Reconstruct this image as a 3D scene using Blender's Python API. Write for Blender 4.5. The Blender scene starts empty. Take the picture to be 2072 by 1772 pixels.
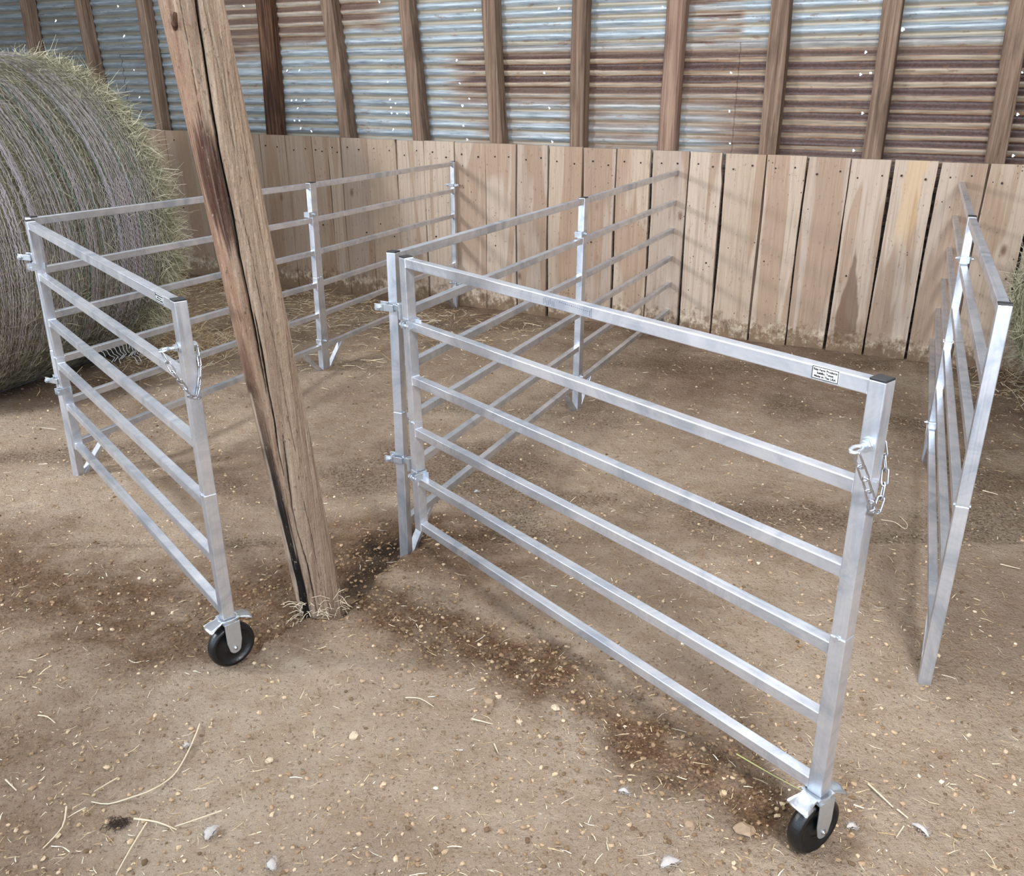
import bpy, math, random
import numpy as np
from mathutils import Vector, Matrix
random.seed(7); rng=np.random.default_rng(11)
PI=math.pi; R=math.radians
SC=bpy.context.scene; COL=SC.collection

# ---------------------------------------------------------------- helpers
def tag(o,label=None,cat=None,group=None,kind=None):
    if label: o['label']=label
    if cat: o['category']=cat
    if group: o['group']=group
    if kind: o['kind']=kind
    return o
def empty(name,loc,rotz=0,label=None,cat=None,group=None):
    o=bpy.data.objects.new(name,None); COL.objects.link(o); o.location=loc; o.rotation_euler=(0,0,rotz)
    o.empty_display_size=.05
    return tag(o,label,cat,group)
class MB:
    def __init__(s): s.v=[];s.f=[];s.m=[];s.mi=0
    def add(s,vs,fs,M=None):
        b=len(s.v)
        s.v+= [tuple(M@Vector(p)) for p in vs] if M is not None else [tuple(p) for p in vs]
        s.f+=[tuple(i+b for i in f) for f in fs]; s.m+=[s.mi]*len(fs)
    def box(s,c,d,M=None):
        x,y,z=[k/2 for k in d]
        vs=[(c[0]+a*x,c[1]+b*y,c[2]+e*z) for a in(-1,1) for b in(-1,1) for e in(-1,1)]
        s.add(vs,[(0,1,3,2),(4,6,7,5),(0,4,5,1),(2,3,7,6),(0,2,6,4),(1,5,7,3)],M)
    def tube(s,pts,r,n=8,M=None,cap=True,closed=False):
        pts=[Vector(p) for p in pts];N=len(pts);rr=r if isinstance(r,(list,tuple)) else [r]*N
        vs=[];fs=[];up=None
        for i,p in enumerate(pts):
            if closed: t=pts[(i+1)%N]-pts[(i-1)%N]
            else: t=pts[min(i+1,N-1)]-pts[max(i-1,0)]
            t.normalize()
            if up is None:
                up=Vector((0,0,1)) if abs(t.z)<.9 else Vector((1,0,0))
            a=t.cross(up); a.normalize(); b=a.cross(t); up=b
            for k in range(n):
                an=2*PI*k/n; vs.append(p+a*rr[i]*math.cos(an)+b*rr[i]*math.sin(an))
        for i in range(N if closed else N-1):
            j=(i+1)%N
            for k in range(n): fs.append((i*n+k,i*n+(k+1)%n,j*n+(k+1)%n,j*n+k))
        if cap and not closed: fs.append(tuple(range(n))[::-1]); fs.append(tuple((N-1)*n+k for k in range(n)))
        s.add(vs,fs,M)
    def cyl(s,a,b,r,n=12,M=None): s.tube([a,b],r,n,M)
    def lathe(s,prof,n=32,M=None):   # prof (r,x) around the x axis
        vs=[];fs=[];m=len(prof)
        for r,x in prof:
            for k in range(n): vs.append((x,r*math.cos(2*PI*k/n),r*math.sin(2*PI*k/n)))
        for i in range(m-1):
            for k in range(n): fs.append((i*n+k,i*n+(k+1)%n,(i+1)*n+(k+1)%n,(i+1)*n+k))
        s.add(vs,fs,M)
    def prism(s,poly,t,M=None):      # polygon in xy, thickness t in z
        n=len(poly);vs=[(x,y,-t/2) for x,y in poly]+[(x,y,t/2) for x,y in poly]
        s.add(vs,[tuple(range(n))[::-1],tuple(range(n,2*n))]+[(i,(i+1)%n,n+(i+1)%n,n+i) for i in range(n)],M)
    def build(s,name,mat,parent=None,smooth=False,bevel=0,loc=None):
        me=bpy.data.meshes.new(name); me.from_pydata(s.v,[],s.f)
        for m in (mat if isinstance(mat,list) else [mat]): me.materials.append(m)
        if isinstance(mat,list): me.polygons.foreach_set('material_index',s.m)
        if smooth: me.polygons.foreach_set('use_smooth',[True]*len(me.polygons))
        me.update(); o=bpy.data.objects.new(name,me); COL.objects.link(o)
        if parent: o.parent=parent
        if loc: o.location=loc
        if bevel:
            b=o.modifiers.new('bevel','BEVEL'); b.width=bevel; b.segments=2; b.limit_method='ANGLE'; b.angle_limit=R(40)
        return o
def npmesh(name,V,F,mat,parent=None,smooth=True,attrs=None):
    me=bpy.data.meshes.new(name); V=np.asarray(V,np.float32); F=np.asarray(F,np.int32)
    me.vertices.add(len(V)); me.vertices.foreach_set('co',V.ravel())
    k=F.shape[1]; me.loops.add(F.size); me.loops.foreach_set('vertex_index',F.ravel())
    me.polygons.add(len(F)); me.polygons.foreach_set('loop_start',np.arange(0,F.size,k,dtype=np.int32))
    me.update(calc_edges=True)
    me.polygons.foreach_set('use_smooth',np.full(len(F),smooth))
    for n,a in (attrs or {}).items():
        at=me.attributes.new(n,'FLOAT','POINT'); at.data.foreach_set('value',np.asarray(a,np.float32))
    me.materials.append(mat); o=bpy.data.objects.new(name,me); COL.objects.link(o)
    if parent: o.parent=parent
    return o
def children(o): return [c for c in bpy.data.objects if c.parent==o]
def copy_tree(o,parent=None,extra=None):
    c=o.copy(); COL.objects.link(c)
    if parent: c.parent=parent
    for ch in children(o): copy_tree(ch,c)
    return c

def hashn(ix,iy,seed):
    h=(ix.astype(np.int64)*374761393+iy.astype(np.int64)*668265263+seed*1442695041)&0xffffffff
    h=((h^(h>>13))*1274126177)&0xffffffff
    return ((h^(h>>16))&0xffff)/65535.
def vnoise(x,y,seed=0):
    ix=np.floor(x);iy=np.floor(y);fx=x-ix;fy=y-iy;fx=fx*fx*(3-2*fx);fy=fy*fy*(3-2*fy)
    a=hashn(ix,iy,seed);b=hashn(ix+1,iy,seed);c=hashn(ix,iy+1,seed);d=hashn(ix+1,iy+1,seed)
    return (a*(1-fx)+b*fx)*(1-fy)+(c*(1-fx)+d*fx)*fy
def fbm(x,y,o=4,seed=0):
    t=0;a=.5
    for i in range(o): t=t+a*vnoise(x*2**i,y*2**i,seed+i);a*=.5
    return t/(1-.5**o)
def polydist(X,Y,pts):
    D=np.full(np.shape(X),9.)
    for (ax,ay),(bx,by) in zip(pts[:-1],pts[1:]):
        dx,dy=bx-ax,by-ay; t=np.clip(((X-ax)*dx+(Y-ay)*dy)/(dx*dx+dy*dy),0,1)
        D=np.minimum(D,np.hypot(X-ax-t*dx,Y-ay-t*dy))
    return D

# ---------------------------------------------------------------- materials
class NT:
    def __init__(s,name):
        s.m=bpy.data.materials.new(name); s.m.use_nodes=True; s.t=s.m.node_tree; s.t.nodes.clear()
        s.out=s.n('ShaderNodeOutputMaterial'); s.b=s.n('ShaderNodeBsdfPrincipled'); s.l(s.b.outputs[0],s.out.inputs[0])
    def n(s,t,**k):
        n=s.t.nodes.new(t)
        for a,b in k.items(): setattr(n,a,b)
        return n
    def l(s,a,b): s.t.links.new(a,b)
    def inp(s,sock,v):
        if hasattr(v,'is_output') or isinstance(v,bpy.types.NodeSocket): s.l(v,sock)
        else: sock.default_value=v
    def set(s,name,v): s.inp(s.b.inputs[name],v)
    def obj(s): return s.n('ShaderNodeTexCoord').outputs['Object']
    def map(s,v,sc,loc=(0,0,0),rot=(0,0,0)):
        m=s.n('ShaderNodeMapping'); s.l(v,m.inputs[0]); m.inputs['Scale'].default_value=sc; m.inputs['Location'].default_value=loc; m.inputs['Rotation'].default_value=rot
        return m.outputs[0]
    def noise(s,v,scale,detail=4,rough=.55,dist=0):
        n=s.n('ShaderNodeTexNoise'); s.l(v,n.inputs['Vector']); n.inputs['Scale'].default_value=scale
        n.inputs['Detail'].default_value=detail; n.inputs['Roughness'].default_value=rough; n.inputs['Distortion'].default_value=dist
        return n.outputs[0]
    def math(s,op,a,b=0,c=None,clamp=False):
        n=s.n('ShaderNodeMath',operation=op,use_clamp=clamp); s.inp(n.inputs[0],a); s.inp(n.inputs[1],b)
        if c is not None: s.inp(n.inputs[2],c)
        return n.outputs[0]
    def ramp(s,f,stops):
        n=s.n('ShaderNodeValToRGB'); s.inp(n.inputs[0],f); e=n.color_ramp.elements
        while len(e)>1: e.remove(e[-1])
        for i,(p,c) in enumerate(stops):
            if i==0: e[0].position=p; q=e[0]
            else: q=e.new(p)
            q.color=(*c,1) if isinstance(c,(tuple,list)) else (c,c,c,1)
        return n.outputs[0]
    def rng(s,f,a,b,c=0,d=1):
        n=s.n('ShaderNodeMapRange',interpolation_type='SMOOTHSTEP'); s.inp(n.inputs[0],f)
        for i,v in enumerate((a,b,c,d)): n.inputs[1+i].default_value=v
        return n.outputs[0]
    def mix(s,f,a,b,mode='MIX'):
        n=s.n('ShaderNodeMix',data_type='RGBA',blend_type=mode); s.inp(n.inputs[0],f)
        for k,v in((6,a),(7,b)):
            if isinstance(v,tuple): v=(*v,1) if len(v)==3 else v
            s.inp(n.inputs[k],v)
        return n.outputs[2]
    def attr(s,name): return s.n('ShaderNodeAttribute',attribute_name=name).outputs['Fac']
    def bump(s,h,d,st=1):
        n=s.n('ShaderNodeBump'); s.l(h,n.inputs['Height']); n.inputs['Distance'].default_value=d; n.inputs['Strength'].default_value=st
        s.l(n.outputs[0],s.b.inputs['Normal'])
    def sep(s,v):
        n=s.n('ShaderNodeSeparateXYZ'); s.l(v,n.inputs[0]); return n.outputs
def srgb(r,g,b):
    f=lambda c:(c/255/12.92) if c/255<=.04045 else ((c/255+.055)/1.055)**2.4
    return (f(r),f(g),f(b))

def m_alu(name,axis):
    t=NT(name); o=t.obj(); sc=[70,70,70]; sc[axis]=1.2
    n=t.noise(t.map(o,(1,1,1)),7,5,.7,1.0); st=t.noise(t.map(o,tuple(sc)),2.2,3,.55)
    c=t.ramp(n,[(.36,srgb(188,196,208)),(.5,srgb(216,220,228)),(.66,srgb(234,236,242))]); c=t.mix(t.rng(st,.35,.7,0,.22),c,srgb(176,182,192))
    t.set('Base Color',c); t.set('Metallic',.84); t.set('Roughness',t.rng(st,.3,.7,.30,.38)); return t.m
def m_flat(name,c,rough=.5,metal=0,bump=0,bs=200,var=.0,spec=.5):
    t=NT(name); o=t.obj()
    if var: t.set('Base Color',t.mix(t.noise(o,bs*.3,4),tuple(k*(1-var) for k in c),tuple(min(1,k*(1+var)) for k in c)))
    else: t.set('Base Color',(*c,1))
    t.set('Roughness',rough); t.set('Metallic',metal); t.set('Specular IOR Level',spec)
    if bump: t.bump(t.noise(o,bs,4),bump,1)
    return t.m
def m_ground():
    t=NT('dirt_floor'); o=t.obj(); w=t.attr('wet'); 
    n=t.noise(o,1.7,5,.6); n2=t.noise(o,14,5,.65); n3=t.noise(o,110,4,.7); n4=t.noise(o,420,3,.7)
    base=t.ramp(n,[(.3,srgb(176,153,132)),(.5,srgb(198,175,152)),(.72,srgb(216,195,172))])
    base=t.mix(t.rng(n2,.40,.75,0,.55),base,srgb(170,140,110))
    base=t.mix(t.rng(n3,.28,.46,.9,0),base,srgb(110,88,66))
    base=t.mix(t.math('MULTIPLY',t.rng(n3,.58,.75),.6),base,srgb(214,194,166))
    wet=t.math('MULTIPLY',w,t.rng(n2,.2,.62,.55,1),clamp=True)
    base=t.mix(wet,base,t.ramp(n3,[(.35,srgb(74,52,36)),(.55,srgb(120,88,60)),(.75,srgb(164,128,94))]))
    base=t.mix(t.attr('hollow_wet_shade'),base,srgb(34,26,20))  # near-black tone for wet soil and painted shade in the hollow
    base=t.mix(t.math('MULTIPLY',t.attr('dung'),t.rng(n3,.35,.6,1,.2)),base,srgb(88,70,50))
    t.set('Base Color',base); t.set('Roughness',.95); t.set('Specular IOR Level',.15)
    h=t.math('ADD',t.math('MULTIPLY',n3,1.0),t.math('MULTIPLY',n4,.45))
    h=t.math('ADD',h,t.math('MULTIPLY',t.noise(o,40,4,.6),1.5)); t.bump(h,.020,1)
    return t.m
def wood_grain(t,o,rnd,sx=55,sz=1.6):
    off=t.n('ShaderNodeCombineXYZ'); t.l(t.math('MULTIPLY',rnd,37),off.inputs[0]); t.l(t.math('MULTIPLY',rnd,91),off.inputs[2])
    v=t.n('ShaderNodeVectorMath',operation='ADD'); t.l(o,v.inputs[0]); t.l(off.outputs[0],v.inputs[1]); v=v.outputs[0]
    g=t.noise(t.map(v,(sx,sx,sz)),1,6,.65,.6); g2=t.noise(t.map(v,(sx*3,sx*3,sz*2)),1,4,.7)
    return v,g,g2
def m_board():
    t=NT('weathered_planks'); o=t.obj(); rnd=t.attr('rnd'); x,y,z=t.sep(o)[:3]
    v,g,g2=wood_grain(t,o,rnd)
    c=t.ramp(rnd,[(0,srgb(162,144,130)),(.25,srgb(182,164,148)),(.5,srgb(192,174,156)),(.75,srgb(184,165,147)),(1,srgb(176,156,136))])
    heart=t.noise(t.map(v,(5.5,5.5,.55)),1,2,.4,.7)
    c=t.mix(t.math('MULTIPLY',t.rng(heart,.53,.57),.55),c,srgb(146,116,92))
    c=t.mix(t.rng(g,.42,.72,0,.5),c,srgb(132,108,86)); c=t.mix(t.rng(g2,.5,.8,0,.35),c,srgb(220,202,178)); c=t.mix(t.rng(t.noise(t.map(v,(60,60,28)),1,4,.75),.60,.68,0,.55),c,srgb(110,86,66))
    # knots
    vo=t.n('ShaderNodeTexVoronoi'); t.l(t.map(v,(5,5,2.6)),vo.inputs[0]); vo.inputs['Scale'].default_value=1
    c=t.mix(t.rng(vo.outputs[0],.03,.12,.8,0),c,srgb(96,68,46))
    sp=t.n('ShaderNodeTexVoronoi'); t.l(t.map(v,(30,30,22)),sp.inputs[0]); sp.inputs['Scale'].default_value=1
    c=t.mix(t.math('MULTIPLY',t.rng(sp.outputs[0],.06,.12,1,0),t.rng(t.noise(v,3,2),.5,.56)),c,srgb(60,42,30))
    # planks turn darker and browner towards the left end
    c=t.mix(t.rng(x,-5.2,-3.1,.62,0),c,srgb(128,104,82))
    # yellow smear and dark pointed stain
    nz=t.noise(t.map(o,(14,14,9)),1,4)
    yl=t.math('MULTIPLY',t.rng(t.math('ADD',t.math('ABSOLUTE',t.math('ADD',x,.36)),t.math('MULTIPLY',nz,.10)),.085,.11,1,0),t.rng(z,.55,.72))
    c=t.mix(t.math('MULTIPLY',yl,.35),c,srgb(206,168,114))
    half=t.math('MULTIPLY',t.math('SUBTRACT',.60,z),.16,clamp=True); ds=t.math('ABSOLUTE',t.math('ADD',x,t.math('ADD',.60,t.math('MULTIPLY',t.math('SUBTRACT',nz,.5),.03))))
    ds=t.math('SUBTRACT',ds,t.math('MINIMUM',half,.065)); c=t.mix(t.math('MULTIPLY',t.rng(ds,-.012,.002,1,0),.75),c,srgb(104,80,62))
    # dirty splashed foot
    foot=t.noise(t.map(o,(9,9,14)),1,5,.7); zz=t.math('ADD',z,t.math('MULTIPLY',foot,-.28))
    c=t.mix(t.rng(zz,-.14,-.04,.8,0),c,srgb(214,198,174)); f2=t.noise(t.map(o,(26,26,20)),1,5,.75)
    c=t.mix(t.math('MULTIPLY',t.rng(t.math('ADD',z,t.math('MULTIPLY',f2,-.5)),-.27,-.13,1,0),.85),c,srgb(104,78,54))
    t.set('Base Color',c); t.set('Roughness',.85); t.set('Specular IOR Level',.2); t.bump(t.math('ADD',g,t.math('MULTIPLY',g2,.5)),.0025,.8)
    return t.m
def m_timber(name,c1,c2,c3):
    t=NT(name); o=t.obj(); i=t.n('ShaderNodeObjectInfo').outputs['Random']
    v,g,g2=wood_grain(t,o,i,60,1.8)
    c=t.ramp(g,[(.3,c1),(.5,c2),(.72,c3)]); c=t.mix(t.rng(g2,.5,.75,0,.5),c,tuple(k*.55 for k in c2))
    big=t.noise(t.map(v,(6,6,2)),1,4,.6); c=t.mix(t.rng(big,.5,.68,0,.5),c,tuple(k*.6 for k in c1))
    t.set('Base Color',c); t.set('Roughness',.9); t.set('Specular IOR Level',.2); t.bump(t.math('ADD',g,g2),.005,.9)
    return t.m
PITCH=.0665
def m_tin():
    t=NT('rusty_corrugated_tin'); o=t.obj(); x,y,z=t.sep(o)[:3]
    ph=t.math('SINE',t.math('MULTIPLY',z,2*PI/PITCH)); ph2=t.math('SINE',t.math('ADD',t.math('MULTIPLY',z,2*PI/PITCH),1.3))
    st=t.noise(t.map(o,(1.1,1,24)),1,6,.65,.4); st2=t.noise(t.map(o,(5,5,70)),1,5,.7); fine=t.noise(t.map(o,(60,60,120)),1,3,.7); big=t.noise(t.map(o,(1.2,1,1.6)),1,3,.5)
    c=t.ramp(st2,[(.3,srgb(120,130,138)),(.5,srgb(164,174,180)),(.7,srgb(200,206,208))])
    c=t.mix(t.math('MULTIPLY',t.rng(t.math('ADD',ph,t.math('MULTIPLY',t.math('SUBTRACT',st,.5),3)),-.1,.7),.8),c,srgb(158,144,120))
    # rust belongs to the lower sheets on the right and a few patches on the left
    zone=t.math('MULTIPLY',t.rng(t.math('ADD',x,t.math('MULTIPLY',st,.8)),-3.02,-2.72),t.rng(t.math('ADD',z,t.math('MULTIPLY',st,.1)),1.62,1.74,1,0))
    left=t.math('MULTIPLY',t.rng(x,-5.9,-5.3),t.math('MULTIPLY',t.rng(x,-4.0,-3.7,1,0),t.rng(t.math('ADD',z,t.math('MULTIPLY',big,.6)),1.98,2.1)))
    seam=t.math('MULTIPLY',t.rng(x,-1.85,-1.6),t.rng(x,-1.42,-1.36,1,0)); 
    zone=t.math('MAXIMUM',zone,t.math('MULTIPLY',left,.8)); zone=t.math('MAXIMUM',zone,t.math('MULTIPLY',seam,t.rng(st,.4,.6)))
    # less rust low down between -2.7 and -1.4
    low=t.math('MULTIPLY',t.rng(z,1.25,1.45,1,0),t.rng(x,-1.7,-1.2,1,0)); zone=t.math('MULTIPLY',zone,t.math('SUBTRACT',1,t.math('MULTIPLY',low,t.rng(big,.4,.55,.55,.95))))
    tan=t.mix(t.rng(st2,.35,.65),srgb(158,138,112),srgb(192,172,146))
    c=t.mix(t.math('MULTIPLY',zone,.85),c,tan)
    band=t.rng(t.math('ADD',ph2,t.math('MULTIPLY',t.math('SUBTRACT',st,.47),2.8)),-.42,.02)
    rust=t.mix(t.rng(fine,.35,.65),srgb(50,36,36),srgb(84,60,56)); edge=t.math('MULTIPLY',t.rng(t.math('ADD',ph2,t.math('MULTIPLY',t.math('SUBTRACT',st,.47),2.8)),-.75,-.3),zone)
    c=t.mix(t.math('MULTIPLY',edge,.55),c,srgb(148,92,54)); c=t.mix(t.math('MULTIPLY',t.math('MULTIPLY',band,zone),.95),c,rust)
    spots=t.math('MULTIPLY',t.rng(t.noise(t.map(o,(9,9,30)),1,4,.7),.60,.66),.5); c=t.mix(spots,c,srgb(120,84,58))
    # shade at the dim left end, painted into the tin as dark blotches
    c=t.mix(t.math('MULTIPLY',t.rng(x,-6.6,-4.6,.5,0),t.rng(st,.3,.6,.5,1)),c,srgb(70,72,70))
    t.set('Base Color',c); met=t.math('MULTIPLY',t.math('SUBTRACT',1,zone),.35); t.set('Metallic',met); t.set('Roughness',.5); t.bump(fine,.0006,.5)
    return t.m
def m_pole():
    t=NT('old_pole_wood'); o=t.obj(); v,g,g2=wood_grain(t,o,t.math('ADD',0.3,0),70,1.4)
    c=t.ramp(g,[(.28,srgb(118,96,80)),(.48,srgb(156,133,113)),(.62,srgb(180,158,137)),(.8,srgb(202,182,160))])
    red=t.attr('red'); c=t.mix(t.math('MULTIPLY',red,t.rng(g2,.2,.7,1,.55)),c,srgb(146,98,68))
    c=t.mix(t.rng(g2,.5,.78,0,.45),c,srgb(98,74,56))
    dk=t.attr('dark'); c=t.mix(t.math('MULTIPLY',dk,t.rng(g,.25,.75,1,.75)),c,srgb(62,34,26))
    bk=t.attr('black'); c=t.mix(bk,c,srgb(18,14,12)); c=t.mix(t.attr('pale'),c,srgb(206,192,170))
    t.set('Base Color',c); t.set('Roughness',.88); t.set('Specular IOR Level',.2); sp=t.noise(t.map(o,(90,90,40)),1,4,.75); c=t.mix(t.rng(sp,.60,.68,0,.6),c,srgb(70,52,40)); c=t.mix(t.rng(sp,.30,.38,.5,0),c,srgb(206,190,168)); t.set('Base Color',c); t.bump(t.math('ADD',g,t.math('ADD',sp,t.math('MULTIPLY',g2,.7))),.009,1)
    return t.m
def m_rand(name,stops,rough=.9,attr='rnd'):
    t=NT(name); t.set('Base Color',t.ramp(t.attr(attr),stops)); t.set('Roughness',rough); t.set('Specular IOR Level',.2); return t.m
def m_hay():
    t=NT('hay'); o=t.obj(); n=t.noise(o,60,5,.7); n2=t.noise(o,7,3)
    c=t.ramp(n,[(.3,srgb(80,74,58)),(.5,srgb(142,134,110)),(.7,srgb(186,178,150))]); c=t.mix(t.rng(n2,.4,.65,0,.4),c,srgb(112,110,86))
    t.set('Base Color',c); t.set('Roughness',1); t.bump(n,.02,1); return t.m

ALU=m_alu('brushed_aluminium',0); ALUP=m_alu('brushed_aluminium_post',2); ZINC=m_flat('zinc_plated_steel',srgb(196,202,208),.32,.8,.0005,150,.12); STEEL=m_flat('chain_steel',srgb(200,200,205),.22,.95)
CAP=m_flat('black_plastic',srgb(30,31,34),.45); RUB=m_flat('black_rubber',srgb(17,17,18),.38,0,.0008,120); SEAM=m_flat('weld_shadow',srgb(70,70,72),.7,.3)
WELD=m_flat('weld_bead',srgb(228,230,236),.3,.6,.001,300)
WHITE=m_flat('sticker_white',srgb(222,222,220),.5); INK=m_flat('black_ink',srgb(18,18,20),.6); MARK=m_flat('pencil_mark',srgb(86,88,94),.7)
GROUND=m_ground(); BOARD=m_board(); TIN=m_tin(); POLE=m_pole(); NAILM=m_flat('dark_nail',srgb(48,34,28),.7,.2)
STUD=m_timber('stud_wood',srgb(88,70,58),srgb(128,106,90),srgb(158,136,116)); STUDP=m_timber('pink_grey_stud_wood',srgb(108,84,72),srgb(148,120,104),srgb(172,146,126)); STUDD=m_timber('charred_stud_wood',srgb(40,26,22),srgb(78,54,42),srgb(132,100,74))
HAY=m_hay(); BLADE=m_rand('hay_blades',[(0,srgb(86,84,64)),(.25,srgb(134,132,104)),(.5,srgb(166,162,134)),(.75,srgb(190,184,156)),(1,srgb(214,208,184))])
NET=m_rand('bale_net',[(0,srgb(196,186,196)),(.9,srgb(232,226,236)),(.93,srgb(70,130,110)),(1,srgb(60,140,112))],.6)
STRAW=m_rand('straw',[(0,srgb(140,114,82)),(.4,srgb(184,158,120)),(.75,srgb(214,196,162)),(1,srgb(236,228,208))])
STALK=m_flat('pale_straw_stalk',srgb(206,190,162),.7,0,.0003,200,.15); GREENST=m_flat('green_straw_stalk',srgb(176,176,112),.7)
PEB=m_rand('soil_crumbs',[(0,srgb(100,80,60)),(.35,srgb(150,124,96)),(.75,srgb(184,158,128)),(.975,srgb(200,178,148)),(1,srgb(226,212,188))],.95)
ROCK=m_flat('dry_clod',srgb(148,126,104),.95,0,.004,60,.25,.2); ROCKP=m_flat('pale_stone',srgb(192,174,148),.9,0,.003,80,.15,.2)
FEATH=m_flat('grey_feather_down',srgb(176,169,163),.9,0,.002,150,.15,.2); TUFT=m_flat('dark_hair_tuft',srgb(52,38,30),.95)
ROOFM=m_flat('roof_tin',srgb(150,152,150),.7,.1,0,10,.15); BWALL=m_flat('side_wall_wood',srgb(160,134,106),.9,0,.003,20,.2)

# ---------------------------------------------------------------- camera (about 1.5 m up, tilted 22.8 degrees down)
F_,PITCHC,ROLLC,HC=1762.84,.397415,.005992,1.5070
Fv=Vector((0,math.cos(PITCHC),-math.sin(PITCHC))); Rv=Vector((1,0,0)); Dv=Fv.cross(Rv)
R2=Rv*math.cos(ROLLC)+Dv*math.sin(ROLLC); D2=-Rv*math.sin(ROLLC)+Dv*math.cos(ROLLC)
cam=bpy.data.cameras.new('camera'); co=bpy.data.objects.new('camera',cam); COL.objects.link(co)
cam.sensor_fit='HORIZONTAL'; cam.sensor_width=36; cam.lens=F_/2072*36; cam.clip_start=.05
M=Matrix.Identity(4)
for i,a in enumerate((R2,-D2,-Fv)):
    for j in range(3): M[j][i]=a[j]
M[2][3]=HC; co.matrix_world=M; SC.camera=co

# ---------------------------------------------------------------- layout
WD,WA=5.2945,-.48874
U=Vector((math.cos(WA),math.sin(WA),0)); NW=Vector((-math.sin(WA),math.cos(WA),0))
def WP(s,z,d=0): return U*s+NW*(WD+d)+Vector((0,0,z))
P={'A0':(-1.7193,3.1356,.0414),'A1':(-1.0417,4.6335,-.0132),'A2':(-.3982,6.1473,-.0491),'B0':(-.3506,2.4991,.0315),'B1':(.3166,3.9951,-.014),
   'B2':(1.0137,5.4919,-.0438),'C0':(1.0735,1.8507,.032),'C1':(1.7434,3.3498,-.0079),'C2':(2.421,4.8461,-.0351),'GA':(-.755,1.9403,.0374),'GB':(.5996,1.31,.0512)}
P={k:Vector(v) for k,v in P.items()}
POLE_B=Vector((-.607,2.209,0))

WETL=[(-2.1,2.6),(-1.9,2.5),(-1.5,2.3),(-1.0,2.2),(-.75,2.2),(-.62,2.45),(-.45,2.6),(-.2,2.6)]
WETL2=[(-.5,2.22),(-.255,2.115),(.055,1.925),(.342,1.635),(.591,1.404)]
RIM=[(-.70,1.96),(-.665,2.02),(-.60,2.115),(-.50,2.135),(-.45,2.26),(-.36,2.43),(-.26,2.52)]
def gh(x,y):
    x=np.asarray(x,float);y=np.asarray(y,float)
    z=.062-.0185*y
    near=np.exp(-((x)**2+(y-3)**2)/30)
    z=z+near*((fbm(x*1.3,y*1.3,3,5)-.5)*.035+(fbm(x*6,y*6,3,9)-.5)*.014)
    w=np.clip(1-polydist(x,y,WETL)/.34,0,1); w2=np.clip(1-polydist(x,y,WETL2)/.22,0,1); m=np.maximum(w,w2)
    z=z+m*(fbm(x*22,y*22,3,21)-.5)*.028
    z=z+(fbm(x*45,y*45,2,31)-.5)*.007*near
    # raised rim between the small wheel, the pole and the middle post; hollow behind it
    best=np.full(np.shape(x),9.); sg=np.zeros(np.shape(x)); tt=np.zeros(np.shape(x)); nseg=len(RIM)-1
    for k,((ax,ay),(bx,by)) in enumerate(zip(RIM[:-1],RIM[1:])):
        dx,dy=bx-ax,by-ay; t=np.clip(((x-ax)*dx+(y-ay)*dy)/(dx*dx+dy*dy),0,1); d=np.hypot(x-ax-t*dx,y-ay-t*dy); c=dx*(y-ay)-dy*(x-ax)
        u=d<best; sg=np.where(u,np.sign(c),sg); tt=np.where(u,(k+t)/nseg,tt); best=np.where(u,d,best)
    en=np.clip(np.minimum(tt,1-tt)*9,0,1); en=en*en*(3-2*en); nn=(fbm(x*14,y*14,3,55)-.5)*.05; dd=best*sg+nn
    z=z+en*np.where(dd>0,-.030*np.clip(dd/.028,0,1)*np.exp(-(np.maximum(dd,0)/.16)**2)+.022*np.exp(-(dd/.02)**2),.022*np.exp(-(dd/.22)**2))
    z=z-.050*np.exp(-(((x+.45)**2+(y-2.60)**2)/.010))
    for (px,py) in ((-1.7193,3.1356),(-1.0417,4.6335),(-.3982,6.1473),(-.3506,2.4991),(.3166,3.9951),(1.0137,5.4919),(1.0735,1.8507),(1.7434,3.3498),(2.421,4.8461)):
        pass
    return z
def g1(x,y): return float(gh(np.array([x]),np.array([y]))[0])
# ease the soil to the height of each foot and wheel so that everything stands on it
FEET=[(v.x,v.y,v.z) for v in P.values()]
_off=[f[2]-g1(f[0],f[1]) for f in FEET]
_gh0=gh
def gh(x,y):
    x=np.asarray(x,float);y=np.asarray(y,float);z=_gh0(x,y); s=0;wt=0
    for (fx,fy,fz),o in zip(FEET,_off):
        w=np.exp(-((x-fx)**2+(y-fy)**2)/.06); z=z+w*(o+.003)
    return z

# ---------------------------------------------------------------- floor
dn=lambda a,b,s:list(np.arange(a,b,s))
xs=np.array(list(np.linspace(-14,-4.2,22))+dn(-4.1,-2.4,.04)+dn(-2.4,2.2,.0135)+dn(2.2,3.6,.03)+list(np.linspace(3.7,12,20)))
ys=np.array(list(np.linspace(-14,.6,26))+dn(.7,3.2,.0125)+dn(3.2,5,.018)+dn(5,8.4,.03)+list(np.linspace(8.6,14,8)))
X,Y=np.meshgrid(xs,ys); Z=gh(X,Y)
jx=(hashn(np.arange(X.size).reshape(X.shape),np.zeros_like(X).astype(int),3)-.5)
nx,ny=len(xs),len(ys); idx=np.arange(nx*ny).reshape(ny,nx)
Fc=np.stack([idx[:-1,:-1],idx[:-1,1:],idx[1:,1:],idx[1:,:-1]],-1).reshape(-1,4)
wet=np.clip(1.25-polydist(X,Y,WETL)/.30+(fbm(X*5,Y*5,3,77)-.5)*1.6,0,1)*.85
wet2=np.clip(1.3-polydist(X,Y,WETL2)/.13+(fbm(X*8,Y*8,3,78)-.5)*1.6,0,1)*.95
wet3=np.clip((fbm(X*.9,Y*.9,4,50)-.55)*5,0,1)*.45
Sx=X*U.x+Y*U.y; Dp=X*NW.x+Y*NW.y
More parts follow.
